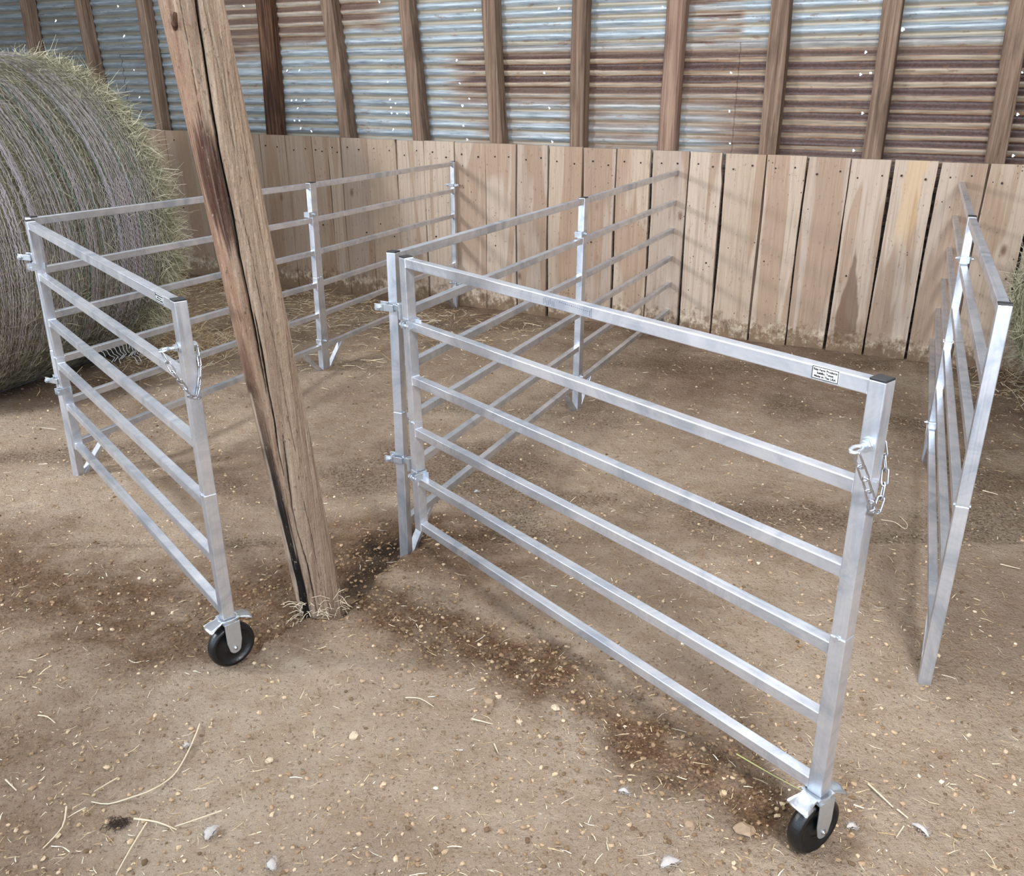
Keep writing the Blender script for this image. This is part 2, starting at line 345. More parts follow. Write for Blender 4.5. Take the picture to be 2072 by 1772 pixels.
wallw=np.clip((Dp-4.75)/.5+(fbm(X*6,Y*6,3,12)-.5)*1.2,0,1)*.55
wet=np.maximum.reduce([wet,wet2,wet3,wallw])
hollow_wet_shade=np.clip(1.5-np.hypot((X+.45),(Y-2.60))/.075+(fbm(X*20,Y*20,2,3)-.5),0,1)*.9
hollow_wet_shade=np.maximum(hollow_wet_shade,np.clip(1.3-polydist(X,Y,[(-.50,2.33),(-.40,2.56),(-.36,2.62)])/.085+(fbm(X*18,Y*18,3,44)-.5)*1.2,0,1)*.75)  # wet soil plus the shade behind the rim, painted dark beside the pole
dung=np.clip((fbm(X*2.2+5,Y*3.2,4,90)-.50)*6,0,1)*.75*(Y>2.6)
floor=npmesh('floor',np.stack([X,Y,Z],-1).reshape(-1,3),Fc,GROUND,attrs={'wet':wet.ravel(),'hollow_wet_shade':hollow_wet_shade.ravel(),'dung':dung.ravel()})
tag(floor,kind='structure')

# soil crumbs and straw litter
def scatter_pts(n,front=.5):
    out=[]
    while len(out)<n:
        y=.85+ (rng.random()**1.5)*6; hw=.62*y+.25; x=rng.uniform(-hw,hw)
        if NW.x*x+NW.y*y<WD-.05: out.append((x,y))
    return np.array(out)
ico=[(0,0,1),(.894,0,.447),(.276,.851,.447),(-.724,.526,.447),(-.724,-.526,.447),(.276,-.851,.447),(.724,.526,-.447),(-.276,.851,-.447),(-.894,0,-.447),(-.276,-.851,-.447),(.724,-.526,-.447),(0,0,-1)]
icf=[(0,1,2),(0,2,3),(0,3,4),(0,4,5),(0,5,1),(1,6,2),(2,7,3),(3,8,4),(4,9,5),(5,10,1),(6,7,2),(7,8,3),(8,9,4),(9,10,5),(10,6,1),(11,7,6),(11,8,7),(11,9,8),(11,10,9),(11,6,10)]
ico=np.array(ico);icf=np.array(icf)
def crumbs(n,pts,smin,smax):
    k=len(pts); s=smin+(smax-smin)*rng.random(k)**4
    V=ico[None]*(1+.7*(rng.random((k,12,1))-.5))*s[:,None,None]*np.array([1,.8,.6])
    a=rng.random(k)*2*PI; ca,sa=np.cos(a),np.sin(a)
    x=V[...,0]*ca[:,None]-V[...,1]*sa[:,None]; y=V[...,0]*sa[:,None]+V[...,1]*ca[:,None]; z=V[...,2]
    zz=gh(pts[:,0],pts[:,1])+s*.25
    V=np.stack([x+pts[:,0:1],y+pts[:,1:2],z+zz[:,None]],-1).reshape(-1,3)
    Fq=(icf[None]+12*np.arange(k)[:,None,None]).reshape(-1,3)
    return V,Fq,np.repeat(rng.random(k),12)
pts=scatter_pts(15000); 
# extra crumbs in the churned strip
ex=[]
while len(ex)<5200:
    t=rng.random(); L=WETL2 if rng.random()<.55 else WETL; i=rng.integers(len(L)-1); a=np.array(L[i]);b=np.array(L[i+1]); ex.append(a+(b-a)*t+rng.normal(0,.11,2))
pts=np.concatenate([pts,np.array(ex)])
V,Fq,rn=crumbs(0,pts,.0013,.0080)
rn[-12*len(ex):]*=.34
o=npmesh('soil_crumbs',V,Fq,PEB,smooth=False,attrs={'rnd':rn}); tag(o,'small crumbs and grit of dry soil strewn over the dirt floor','soil crumbs',kind='stuff')
def blades(P0,D,Ln,W,bend=.15,seed=0):
    """flat bent blades: base points, directions, lengths"""
    k=len(P0); D=D/np.linalg.norm(D,axis=1,keepdims=True)
    r=rng.normal(size=(k,3)); s=np.cross(D,r); s/=np.linalg.norm(s,axis=1,keepdims=True); b=np.cross(D,s)
    V=[]
    for t,wf in((0,1),(.5,1),(1,.5)):
        c=P0+D*(Ln*t)[:,None]+b*(bend*Ln*(4*t*(1-t))*.5)[:,None]
        V+= [c-s*(W*wf/2)[:,None],c+s*(W*wf/2)[:,None]]
    V=np.stack(V,1).reshape(-1,3); base=6*np.arange(k)[:,None]
    Fq=np.concatenate([base+np.array([[0,1,3,2]]),base+np.array([[2,3,5,4]])]); return V,Fq
def litter(name,pts,lmin,lmax,label,zoff=.003,tilt=.12,wmin=.0008,wmax=.0022):
    k=len(pts); a=rng.random(k)*2*PI; D=np.stack([np.cos(a),np.sin(a),rng.normal(0,tilt,k)],-1)
    Ln=lmin+(lmax-lmin)*rng.random(k)**3; z=gh(pts[:,0],pts[:,1])+zoff
    V,Fq=blades(np.stack([pts[:,0],pts[:,1],z],-1),D,Ln,rng.uniform(wmin,wmax,k),.25)
    o=npmesh(name,V,Fq,STRAW,smooth=False,attrs={'rnd':np.repeat(rng.random(k),6)}); tag(o,label,'straw',kind='stuff'); return o
litter('chopped_straw',scatter_pts(14000),.006,.04,'chopped bits of straw scattered over the whole dirt floor')
# straw along the left wall and around the bale
q=[]
while len(q)<9500:
    s=rng.uniform(-7,-2.4); d=-abs(rng.normal(0,.9)); p=WP(s,0,d-.02) 
    if d<-.10 and rng.random()<1/(1+max(0,s+3.6)*2): q.append((p.x,p.y))
litter('loose_straw',np.array(q),.02,.15,'loose straw lying thick on the ground around the big bale and wall foot',.006,.2,.0014,.0038)
q=[]
while len(q)<1800:
    q.append((rng.normal(-1.95,.22),rng.normal(5.15,.3)))
litter('fallen_hay',np.array(q),.03,.16,'heap of fallen hay at the right foot of the round bale',.02,.5,.001,.003)

# ---------------------------------------------------------------- back wall: planks, studs, tin
wallrot=(0,0,WA)
GAPS=[-8.3,-8.05,-7.82,-7.56,-7.3,-7.06,-6.8,-6.54,-6.27,-5.994,-5.62,-5.3,-4.985,-4.731,-4.477,-4.33,-4.213,-3.967,-3.72,-3.494,-3.248,-3.006,-2.773,-2.538,-2.297,-2.071,-1.838,-1.607,-1.393,-1.153,-.926,-.694,-.477,-.248,-.018,.215,.46,.70,.95,1.2,1.45,1.7,1.95,2.2,2.45]
BV=[];BF=[];BR=[]
for i,(a,b) in enumerate(zip(GAPS[:-1],GAPS[1:])):
    g=.012+.005*random.random() if a>-2.9 else .006; rd=random.random(); top=1.0585-.0047*((a+b)/2)+random.uniform(-.002,.002); n=14
    ph=random.random()*9; d0=random.uniform(-.004,.004); base=len(BV)
    for k in range(n+1):
        z=-.12+(top+.12)*k/n; wl=.0035*math.sin(ph+z*5)+random.uniform(-.001,.001); wr=.0035*math.sin(ph*2+z*4)+random.uniform(-.001,.001)
        if abs(b+1.393)<.01 and z>.93: wr+=-.012
        tl=(z-1)*-.012 if a>-1 else 0
        for x in (a+g/2+wl-tl*.5,b-g/2+wr-tl*.5):
            for y in (WD+d0,WD+.025+d0): BV.append((x,y,z)); BR.append(rd)
    for k in range(n):
        p=base+4*k; q=p+4
        BF+=[(p,p+2,q+2,q),(p+3,p+1,q+1,q+3),(p+1,p,q,q+1),(p+2,p+3,q+3,q+2)]
    p=base+4*n; BF+=[(p,p+2,p+3,p+1)]
wb=npmesh('wall_back',BV,BF,BOARD,smooth=False,attrs={'rnd':BR}); wb.rotation_euler=wallrot
tag(wb,'wainscot of upright weathered planks along the back wall','wall',kind='structure')
m=MB()
for a,b in zip(GAPS[8:-3],GAPS[9:-2]):
    for f in (.27,.73):
        for z in (.975+random.uniform(-.02,.02)-.0047*a,)+((.45+random.uniform(-.05,.05),) if random.random()<.35 else ()):
            x=a+(b-a)*f+random.uniform(-.015,.015); m.cyl((x,WD-.0055,z),(x,WD+.006,z),.0045+random.random()*.0015,8)
o=m.build('nail_heads',NAILM,wb)
o['kind']='stuff'; o['label']='dark rusted nail heads'

HOLES=[(-7.463,1.925),(-7.246,1.934),(-6.799,1.936),(-6.458,2.013),(-6.434,1.795),(-6.404,1.543),(-6.385,1.335),(-6.204,1.313),(-6.151,1.321),(-6.156,1.545),(-6.128,1.119),(-6.078,1.108),(-5.109,1.967),(-4.757,1.527),(-4.639,1.526),(-4.737,1.321),(-4.694,1.322),(-4.614,1.319),(-4.692,1.266),(-4.727,1.178),(-4.679,1.179),(-4.676,1.123),(-4.574,1.104),(-3.608,1.874),(-3.885,1.955),(-3.897,1.588),(-3.852,1.448),(-3.848,1.332),(-3.795,1.309),(-3.848,1.28),(-3.833,1.244),(-3.787,1.241),(-3.707,1.245),(-3.833,1.134),(-3.137,1.877),(-3.282,1.585),(-3.263,1.442),(-3.201,1.346),(-3.249,1.302),(-3.245,1.173),(-3.224,1.084),(-2.538,1.863),(-2.633,1.506),(-2.596,1.297),(-2.575,1.089),(-1.867,1.851),(-1.435,1.495),(-1.425,1.286),(-1.405,1.107),(-.713,1.595),(-.725,1.484),(-.675,1.491),(-.687,1.288),(-.706,1.09),(-.544,1.702),(.046,1.495),(.067,1.296),(.085,1.094)]
BIG={(-6.458,2.013),(-7.246,1.934),(-6.799,1.936),(-6.434,1.795),(-3.608,1.874),(-3.249,1.302),(-.544,1.702)}
TV=[];TF=[]
def sheet(s0,s1,z0,z1,dep,ph):
    hs=[(h,(.0085 if h in BIG else .0062)) for h in HOLES if s0<h[0]<s1 and z0<h[1]<z1]
    X0=set(np.round(np.linspace(s0,s1,int((s1-s0)/.12)+2),4))
    for (hx,hz),r in hs: X0|={round(hx-r,4),round(hx+r*.2,4),round(hx+r,4)}
    X0=sorted(X0); n=int((z1-z0)/.0048); Z0=[z0+(z1-z0)*k/n for k in range(n+1)]; base=len(TV)
    for z in Z0:
        for x in X0: TV.append((x,WD+dep+.0085*math.sin(2*PI*z/PITCH)+.003*math.sin(x*2.1+ph),z+.004*math.sin(x*1.7+ph)))
    w=len(X0)
    for j in range(n):
        zc=(Z0[j]+Z0[j+1])/2
        row=[h for h in hs if abs(h[0][1]-zc)<h[1]]
        for i in range(w-1):
            xc=(X0[i]+X0[i+1])/2; skip=False
            for (hx,hz),r in row:
                if abs(xc-hx)<r and abs(zc-hz)<r*(1 if xc<hx+r*.2 else .5): skip=True
            if not skip: TF.append((base+j*w+i,base+j*w+i+1,base+(j+1)*w+i+1,base+(j+1)*w+i))
sp=[-11,-8.9,-6.55,-4.02,-1.425,1.0,3.2]
for i,(a,b) in enumerate(zip(sp[:-1],sp[1:])):
    sheet(a,b+.03,-.1,1.712,.135-.003*(i%2),i)
sp=[-11,-9.2,-6.9,-4.5,-1.37,.9,3.2]
for i,(a,b) in enumerate(zip(sp[:-1],sp[1:])):
    sheet(a,b+.03,1.66,3.4,.130-.003*(i%2),i+3)
wt=npmesh('wall_upper',TV,TF,TIN,smooth=True); wt.rotation_euler=wallrot
tag(wt,'rusty corrugated metal sheets forming the outer skin of the back wall','wall',kind='structure')

STUDS=[(-7.49,-7.51,.09,'S','farthest left stud on the tin wall, behind the top of the round bale'),
(-6.80,-6.745,.085,'S','second stud from the left on the tin wall, behind the round bale'),
(-6.095,-6.079,.085,'S','weathered stud on the tin wall just left of the big leaning pole'),
(-4.862,-4.886,.135,'D','wide dark charred post on the tin wall just right of the leaning pole'),
(-4.26,-4.194,.095,'S','pale slanting stud on the tin wall, next to the right of the dark charred post'),
(-3.614,-3.559,.09,'S','weathered stud on the tin wall, second to the right of the dark charred post'),
(-2.981,-2.941,.095,'S','weathered brown stud on the tin wall where the rust begins'),
(-2.362,-2.354,.09,'S','straight weathered stud on the tin wall above the joint of the middle fence row'),
(-1.77,-1.767,.115,'P','round-edged greyish pink stud above the far end of the middle fence row'),
(-1.179,-1.159,.098,'S','weathered stud on the tin wall, first to the right of the greyish pink one'),
(-.605,-.60,.098,'S','weathered stud on the tin wall, second to the right of the greyish pink one'),
(-.017,-.002,.098,'S','furrowed stud on the tin wall, farthest right'),
]
for k,(st,sb,w,mt,lab) in enumerate(STUDS):
    m=MB(); n=16; y0,y1=WD+.029,WD+.119; vs=[];fs=[]
    zb,zt=.0,3.3
    for j in range(n+1):
        z=zb+(zt-zb)*j/n; x=sb+(st-sb)*(z-1.08)/(1.9-1.08); ww=w/2*(1+.05*math.sin(k*3+z*4)); dx=.006*math.sin(k+z*3)
        if mt in 'DP':
            rr=[(-ww,y1),(-ww,y0+.03),(-ww*.8,y0+.01),(-ww*.4,y0),(ww*.4,y0),(ww*.8,y0+.01),(ww,y0+.03),(ww,y1)]
        else: rr=[(-ww,y1),(-ww,y0+.004),(-ww+.004,y0),(0,y0+.001*math.sin(z*9)),(0,y0),(ww-.004,y0),(ww,y0+.004),(ww,y1)]
        vs+=[(x+dx+a,b,z) for a,b in rr]
    for j in range(n):
        for i in range(8): fs.append((j*8+i,j*8+(i+1)%8,(j+1)*8+(i+1)%8,(j+1)*8+i))
    fs.append(tuple(range(8))[::-1]); fs.append(tuple(n*8+i for i in range(8)))
    m.add(vs,fs); o=m.build('wall_stud',{'S':STUD,'D':STUDD,'P':STUDP}[mt]); o.rotation_euler=wallrot
    tag(o,lab,'wooden stud','studs on the corrugated wall')

# rest of the barn, open towards the camera side
def quadwall(name,pts,mat,t=.05):
    m=MB(); a,b,c,d=[Vector(p) for p in pts]; n=(b-a).cross(d-a).normalized()*t
    m.add([a,b,c,d,a+n,b+n,c+n,d+n],[(0,1,2,3),(7,6,5,4),(0,4,5,1),(1,5,6,2),(2,6,7,3),(3,7,4,0)]); o=m.build(name,mat); tag(o,kind='structure'); return o
quadwall('wall_left',[WP(-10.9,-.15,.1),WP(-10.9,-.15,-8),WP(-10.9,4.6,-8),WP(-10.9,3.3,.1)],BWALL)
quadwall('wall_right',[WP(3.3,-.15,.1),WP(3.3,3.3,.1),WP(3.3,4.6,-8),WP(3.3,-.15,-8)],BWALL)
quadwall('ceiling',[WP(-11,3.3,.2),WP(-11,4.7,-8.2),WP(3.4,4.7,-8.2),WP(3.4,3.3,.2)],ROOFM)

# ---------------------------------------------------------------- livestock panels
PW,RW=.030,.025
RT=[1.0,.825,.657,.487,.322,.146]; GT=[1.0,.822,.657,.494,.334,.177]
def frame_at(o,a,b,s0):
    d=(b-a).normalized(); y=Vector((0,0,1)).cross(d).normalized(); z=d.cross(y); M=Matrix.Identity(4)
    p=a+d*s0
    for i,v in enumerate((d,y,z)):
        for j in range(3): M[j][i]=v[j]
    for j in range(3): M[j][3]=p[j]
    o.matrix_world=M
def post_mesh(z0,seam):
    m=MB(); m.box((0,0,(seam+.0012+1)/2),(PW,PW,1-seam-.0012)); m.box((0,0,(z0+seam-.0012)/2),(PW+.001,PW+.001,seam-.0012-z0)); m.box((0,0,seam),(PW-.003,PW-.003,.01)); return m
def parts_common(root,Lp,tops,zb,braces):
    for x in (0,Lp):
        p=post_mesh(zb,.515).build('post',ALUP,root,bevel=.0018,loc=(x,0,0))
        c=MB(); c.box((0,0,1.0015),(PW-.001,PW-.001,.004)); c.box((0,0,.99),(PW-.006,PW-.006,.02)); c.build('end_cap',CAP,p,bevel=.0008)
        b=MB(); b.cyl((0,-PW/2-.004,.512),(0,PW/2+.004,.512),.0045,10); b.build('bolt',ZINC,p)
    for i,t in enumerate(tops):
        h=RW+.001 if i==0 else RW
        m=MB(); m.box((Lp/2,0,t-h/2-(.0008 if i==0 else 0)),(Lp-PW+.0008,RW,h)); r=m.build('rail',ALU,root,bevel=.0016)
        for x in(PW/2+.0005,Lp-PW/2-.0005):
            w=MB(); w.tube([(x,-RW/2,t-RW),(x,-RW/2,t),(x,RW/2,t),(x,RW/2,t-RW)],.0015,6,closed=True); w.build('weld',WELD,r)
def make_panel():
    root=empty('livestock_panel',(0,0,0)); Lp=1.6285
    parts_common(root,Lp,RT,-.015,True)
    for x,s in((0,1),(Lp,-1)):
        m=MB(); a=Vector((x+s*.165,0,.125)); b=Vector((x+s*.020,0,-.004)); d=(b-a); L=d.length; ang=math.atan2(d.z,d.x)
        Mx=Matrix.Translation((a+b)/2)@Matrix.Rotation(-ang,4,'Y'); m.box((0,0,0),(L,RW,.018),Mx); m.build('foot_brace',ALU,root,bevel=.0012)
    return root
panel=make_panel()
spec=[('A0','A1',0,'near silver panel of the left fence row, in front of the round bale'),
('A1','A2',.0155,'far silver panel of the left fence row, ending at the plank wall'),
('B0','B1',0,'near silver panel of the middle fence row, behind the big gate'),
('B1','B2',.0155,'far silver panel of the middle fence row, ending at the plank wall'),
('C0','C1',0,'near silver panel of the right fence row, seen almost edge-on'),
('C1','C2',.0155,'far silver panel of the right fence row, ending at the plank wall')]
for i,(a,b,s0,lab) in enumerate(spec):
    o=panel if i==0 else copy_tree(panel)
    frame_at(o,P[a],P[b],s0); tag(o,lab,'fence panel','silver livestock panels in three rows')

def text_mesh(txt,size,mat,parent,loc,rot):
    cu=bpy.data.curves.new('lettering','FONT'); cu.body=txt; cu.size=size; cu.align_x='CENTER'; cu.align_y='CENTER'; cu.space_line=1.0; cu.extrude=.0002; cu.offset=.00012
    tmp=bpy.data.objects.new('tmp_text',cu); COL.objects.link(tmp); bpy.context.view_layer.update()
    me=bpy.data.meshes.new_from_object(tmp.evaluated_get(bpy.context.evaluated_depsgraph_get())); bpy.data.objects.remove(tmp)
    me.materials.clear(); me.materials.append(mat); o=bpy.data.objects.new('lettering',me); COL.objects.link(o); o.parent=parent; o.location=loc; o.rotation_euler=rot; return o

GL=1.437
def make_gate(LG,heading):
    root=empty('swing_gate',(0,0,0)); zb=.150
    parts_common(root,LG,GT,zb,False)
    # sticker on the camera-side face (local -y) of the top rail
    xs_=LG-.093
    m=MB(); m.box((xs_,-RW/2-.0003,.988),(.050,.0006,.0215)); st=m.build('sticker',WHITE,root); 
    m=MB()
    for dx,dz,w,h in((0,.0102,.0496,.0011),(0,-.0102,.0496,.0011),(-.0243,0,.0011,.0212),(.0243,0,.0011,.0212)): m.box((xs_+dx,-RW/2-.0009,.988+dz),(w,.0006,h))
    m.build('border',INK,st)
    text_mesh('Rite Farm Products\nSaltillo, Texas\nMade In The USA',.0057,INK,st,(xs_,-RW/2-.0010,.9878),(PI/2,0,0))
    # eye bolt through the free post, chain looped under it
    m=MB(); z=.892; y=-PW/2
    m.cyl((LG,y-.022,z),(LG,PW/2+.012,z),.0045,12); m.cyl((LG,y-.004,z),(LG,y,z),.012,20); m.cyl((LG,y-.012,z),(LG,y-.005,z),.0085,6); m.cyl((LG,PW/2+.001,z),(LG,PW/2+.009,z),.0085,6)
    c=Vector((LG,y-.034,z)); m.tube([c+Vector((0.0078*math.cos(a),0.0115*math.sin(a),.002*math.sin(a))) for a in np.linspace(0,2*PI,20)[:-1]],.0033,8,closed=True)
    hook=m.build('eye_bolt',ZINC,root,smooth=False)
    a=Vector((LG+.004,y-.040,z-.004)); b=Vector((LG+.004,PW/2+.010,z-.004)); bot=Vector((LG+.026,-.004,z-.128))
    path=[]
    for t in np.linspace(0,1,60):
        if t<.5: k=t/.5; p=a.lerp(bot,k); p=p+Vector((.008*math.sin(PI*k),-.006*math.sin(PI*k),0))
        else: k=(t-.5)/.5; p=bot.lerp(b,k); p=p+Vector((.008*math.sin(PI*k),.006*math.sin(PI*k),0))
        path.append(p)
    cum=[0]
    for p,q in zip(path[:-1],path[1:]): cum.append(cum[-1]+(q-p).length)
    def at(s):
        for i in range(len(cum)-1):
            if cum[i+1]>=s: return path[i].lerp(path[i+1],(s-cum[i])/max(1e-9,cum[i+1]-cum[i]))
        return path[-1]
    n=11; sp_=cum[-1]/n
    for i in range(n):
        p,q=at(i*sp_),at((i+1)*sp_); d=(q-p).normalized(); side=d.cross(Vector((1,0,0)) if i%2 else Vector((0,1,0)));
        if i%2==0: side=d.cross(Vector((0,1,.01)))
        side.normalize(); 
        if i%2: side=(side+d.cross(side)*.9).normalized()
        c=(p+q)/2; hl=sp_/2-.001; r=.0058; pts=[]
        for a_ in np.linspace(-PI/2,PI/2,7): pts.append(c+d*(hl-r+.0045+r*math.cos(a_))+side*r*math.sin(a_))
        for a_ in np.linspace(PI/2,3*PI/2,7): pts.append(c+d*(-hl+r-.0045+r*math.cos(a_))+side*r*math.sin(a_))
        m=MB(); m.tube(pts,.0019,6,closed=True); m.build('chain_link',STEEL,hook,smooth=True)
    # caster under the free post
    H=heading; wr=.0635; ax=.064; Mz=Matrix.Translation((LG,0,0))@Matrix.Rotation(H,4,'Z')   # local x = rolling direction
    m=MB(); m.box((0,0,zb-.002),(.046,.046,.004),Mz); m.tube([Mz@Vector((0,0,zb-.008)),Mz@Vector((0,0,zb+.0))],.026,24)
    m.box((0,0,zb-.011),(.042,.050,.005),Mz)
    for s in(-1,1):
        poly=[(-.021,zb-.009),(.021,zb-.009),(.0205,ax+.02)]+[(.016*math.cos(a_),ax+.002+.016*math.sin(a_)-.002) for a_ in np.linspace(0,-PI,10)]+[(-.0205,ax+.02)]
        Ml=Mz@Matrix.Translation((0,s*.0245,0))@Matrix.Rotation(PI/2,4,'X'); m.prism(poly,.003,Ml)
    cs=m.build('caster',ZINC,root,bevel=.0008)
    m=MB(); Mw=Mz@Matrix.Translation((0,0,ax))@Matrix.Rotation(PI/2,4,'Z')
    prof=[(0,-.012),(.018,-.012),(.022,-.008),(.046,-.009),(.049,-.014),(.055,-.0165),(.0605,-.013),(.0632,-.006),(wr,0),(.0632,.006),(.0605,.013),(.055,.0165),(.049,.014),(.046,.009),(.022,.008),(.018,.012),(0,.012)]
    m.lathe(prof,48,Mw); m.build('wheel',RUB,cs,smooth=True)
    m=MB(); m.tube([Mz@Vector((0,-.031,ax)),Mz@Vector((0,.031,ax))],.004,12)
    for s in(-1,1): m.tube([Mz@Vector((0,s*.026,ax)),Mz@Vector((0,s*.0295,ax))],[.0062,.0045],12)
    m.build('axle',STEEL,cs,smooth=True)
    for s in(-1,1):
        # dished brake pedal: waisted wing that dips and flares at its tip
        nu,nv=9,7; vs=[];fs=[]
        for top in(1,0):
            for i in range(nu):
                u_=i/(nu-1); hw=.017+.013*u_**1.6-(.008*(u_-.85)/.15 if u_>.85 else 0)
                for j in range(nv):
                    v_=j/(nv-1)*2-1; x_=.018+.044*u_-(.006*abs(v_)**3 if u_>.9 else 0); z_=zb-.006-.010*u_**2-.006*abs(v_)**2*u_+(.003 if u_<.2 else 0)+top*.0022
                    vs.append((s*x_,v_*hw,z_))
        for i in range(nu-1):
            for j in range(nv-1):
                q=i*nv+j; fs.append((q,q+1,q+nv+1,q+nv)); q+=nu*nv; fs.append((q,q+nv,q+nv+1,q+1))
        K=nu*nv
        for i in range(nu-1):
            for j in(0,nv-1): q=i*nv+j; fs.append((q,q+nv,q+nv+K,q+K))
        for i in(0,nu-1):
            for j in range(nv-1): q=i*nv+j; fs.append((q,q+1,q+1+K,q+K))
        m=MB(); m.add(vs,fs,Mz); m.build('brake_pedal',ZINC,cs,smooth=True)
    return root
for (a,b,head,lab) in (('A0','GA',R(43),'small silver gate at left, swung open towards the wooden pole, on a caster wheel'),
                       ('B0','GB',R(31),'large silver gate in the centre foreground, caster wheel and chain at its right end')):
    A,B=P[a],P[b]; d=(B-A); d.z=0; LB=d.length; LG=LB-.106; ga=math.atan2(d.y,d.x)
    g=make_gate(LG,head-ga)
    za=P[a].z+.004; A2=Vector((A.x,A.y,za))+d.normalized()*.106; B2=Vector((B.x,B.y,B.z))
    frame_at(g,A2,B2,0); tag(g,lab,'gate','gates on caster wheels')
    if b=='GB':
        m=MB()
        for i in range(7): x=.60+i*.006; m.box((x,-RW/2-.0003,.985+.003*math.sin(i*2)),(.0008,.0005,.012))
        for i in range(16): x=.655+i*.0065; m.box((x,-RW/2-.0003,.992-.0003*i),(.004 if i%3 else .0008,.0005,.0008 if i%3 else .004))
        m.box((.757,-RW/2-.0003,.986),(.0008,.0005,.02)); m.box((.752,-RW/2-.0003,.984),(.0007,.0005,.014))
        m.build('pencil_marks',MARK,g)

# ---------------------------------------------------------------- clamps
def nut(m,a,b,r=.0075):
    m.cyl(a,b,r,6)
def ring(m,w,h,z,t,hh,Mx):
    for s in(-1,1):
        m.box((s*(w/2+t/2),0,z),(t,h+2*t,hh),Mx); m.box((0,s*(h/2+t/2),z),(w+2*t,t,hh),Mx)
def mat_from(x,p):
    x=Vector((x.x,x.y,0)).normalized(); y=Vector((0,0,1)).cross(x); Mx=Matrix.Identity(4)
    for i,v in enumerate((x,y,Vector((0,0,1)))):
        for j in range(3): Mx[j][i]=v[j]
    for j in range(3): Mx[j][3]=p[j]
    return Mx
def hinge_clamp(a,b,z,lab,dz):
    A,B=P[a],P[b]; rowd=P[a[0]+'1']-A; gd=(B-A); gd.z=0; gd.normalize(); G0=A+gd*.106
    root=empty('hinge_clamp',(A.x,A.y,A.z+z),0,lab,'hinge clamp','bolted hinge clamps on the gates')
    def L(Mx): return Matrix.Translation(-Vector((A.x,A.y,A.z+z)))@Mx
    M1=L(mat_from(rowd,(A.x,A.y,A.z+z))); M2=L(mat_from(gd,(G0.x,G0.y,A.z+z-dz)))
    m=MB(); ring(m,PW+.001,PW+.001,0,.003,.020,M1)
    m.box((-PW/2-.002,PW/2+.016,0),(.003,.030,.020),M1); m.box((PW/2+.001,PW/2+.016,0),(.003,.030,.020),M1)
    m.build('strap',ZINC,root,bevel=.0006)
    m=MB(); p=(-PW/2-.014,PW/2+.020,-.001); m.cyl(p,(PW/2+.010,PW/2+.020,-.001),.0042,10,M1); nut(m,(-PW/2-.010,PW/2+.020,-.001),(-PW/2-.0035,PW/2+.020,-.001),.0085) if False else m.cyl((-PW/2-.010,PW/2+.020,-.001),(-PW/2-.0035,PW/2+.020,-.001),.0082,6,M1)
    m.build('bolt',ZINC,root)
    m=MB(); ring(m,PW+.001,PW+.001,0,.003,.020,M2)
    m.box((.008,-PW/2-.012,0),(.003,.026,.022),M2); m.box((.026,-PW/2-.004,-.002),(.003,.030,.024),M2); m.box((PW/2+.010,PW/2-.004,-.002),(.020,.003,.022),M2)
    m.build('strap',ZINC,root,bevel=.0006)
    m=MB(); m.cyl((-.012,-PW/2-.015,-.004),(.034,-PW/2-.015,-.004),.0042,10,M2); m.cyl((-.004,-PW/2-.015,-.004),(.004,-PW/2-.015,-.004),.0085,6,M2); m.cyl((.011,-PW/2-.015,-.004),(.014,-PW/2-.015,-.004),.0105,16,M2)
    m.build('bolt',ZINC,root)
    mid=gd*.053; m=MB(); m.cyl((mid.x,mid.y,-.020-dz*.3),(mid.x,mid.y,.016),.0085,14); m.cyl((mid.x,mid.y,.016),(mid.x,mid.y,.021),.011,14)
    for k,(q0,q1,zz) in enumerate(((Vector((0,0,0)),mid,.002),(mid,gd*.106,-dz+.002))):
        dd=(q1-q0); c=(q0+q1)/2; m.box((0,0,0),(dd.length*.55,.005,.016),mat_from(dd,(c.x,c.y,zz)))
    m.build('link_pin',ZINC,root,bevel=.0006)
hinge_clamp('A0','GA',.865,'upper hinge clamp between the left front post and the small left gate',.012)
hinge_clamp('A0','GA',.400,'lower hinge clamp between the left front post and the small left gate',.006)
hinge_clamp('B0','GB',.845,'upper hinge clamp between the middle front post and the big gate',.022)
hinge_clamp('B0','GB',.360,'lower hinge clamp between the middle front post and the big gate',.012)
def joint_clamp(a,z,lab):
    A=P[a]; d=P[a[0]+'2']-P[a[0]+'0']; root=empty('joint_clamp',(A.x,A.y,A.z+z),math.atan2(d.y,d.x),lab,'clamp','clamps joining two panels')
    m=MB(); w=2*PW+.002
    m.box((-w/4-.002,-PW/2-.002,0),(w/2-.004,.003,.026)); m.box((w/4+.002,-PW/2-.002,0),(w/2-.004,.003,.026)); 
    ring(m,w,PW+.001,0,.0025,.026,Matrix.Identity(4)); m.build('strap',ZINC,root,bevel=.0008)
    m=MB(); m.cyl((0,-PW/2-.016,0),(0,PW/2+.016,0),.0042,10)
    for s in(-1,1): m.cyl((0,s*(PW/2+.003),0),(0,s*(PW/2+.010),0),.0085,6)
    m.build('bolt',ZINC,root)
NM={'A':'left','B':'middle','C':'right'}
for r_ in 'ABC':
    joint_clamp(r_+'1',.845,f'upper clamp joining the two panels of the {NM[r_]} fence row')
    joint_clamp(r_+'1',.165,f'lower clamp joining the two panels of the {NM[r_]} fence row')
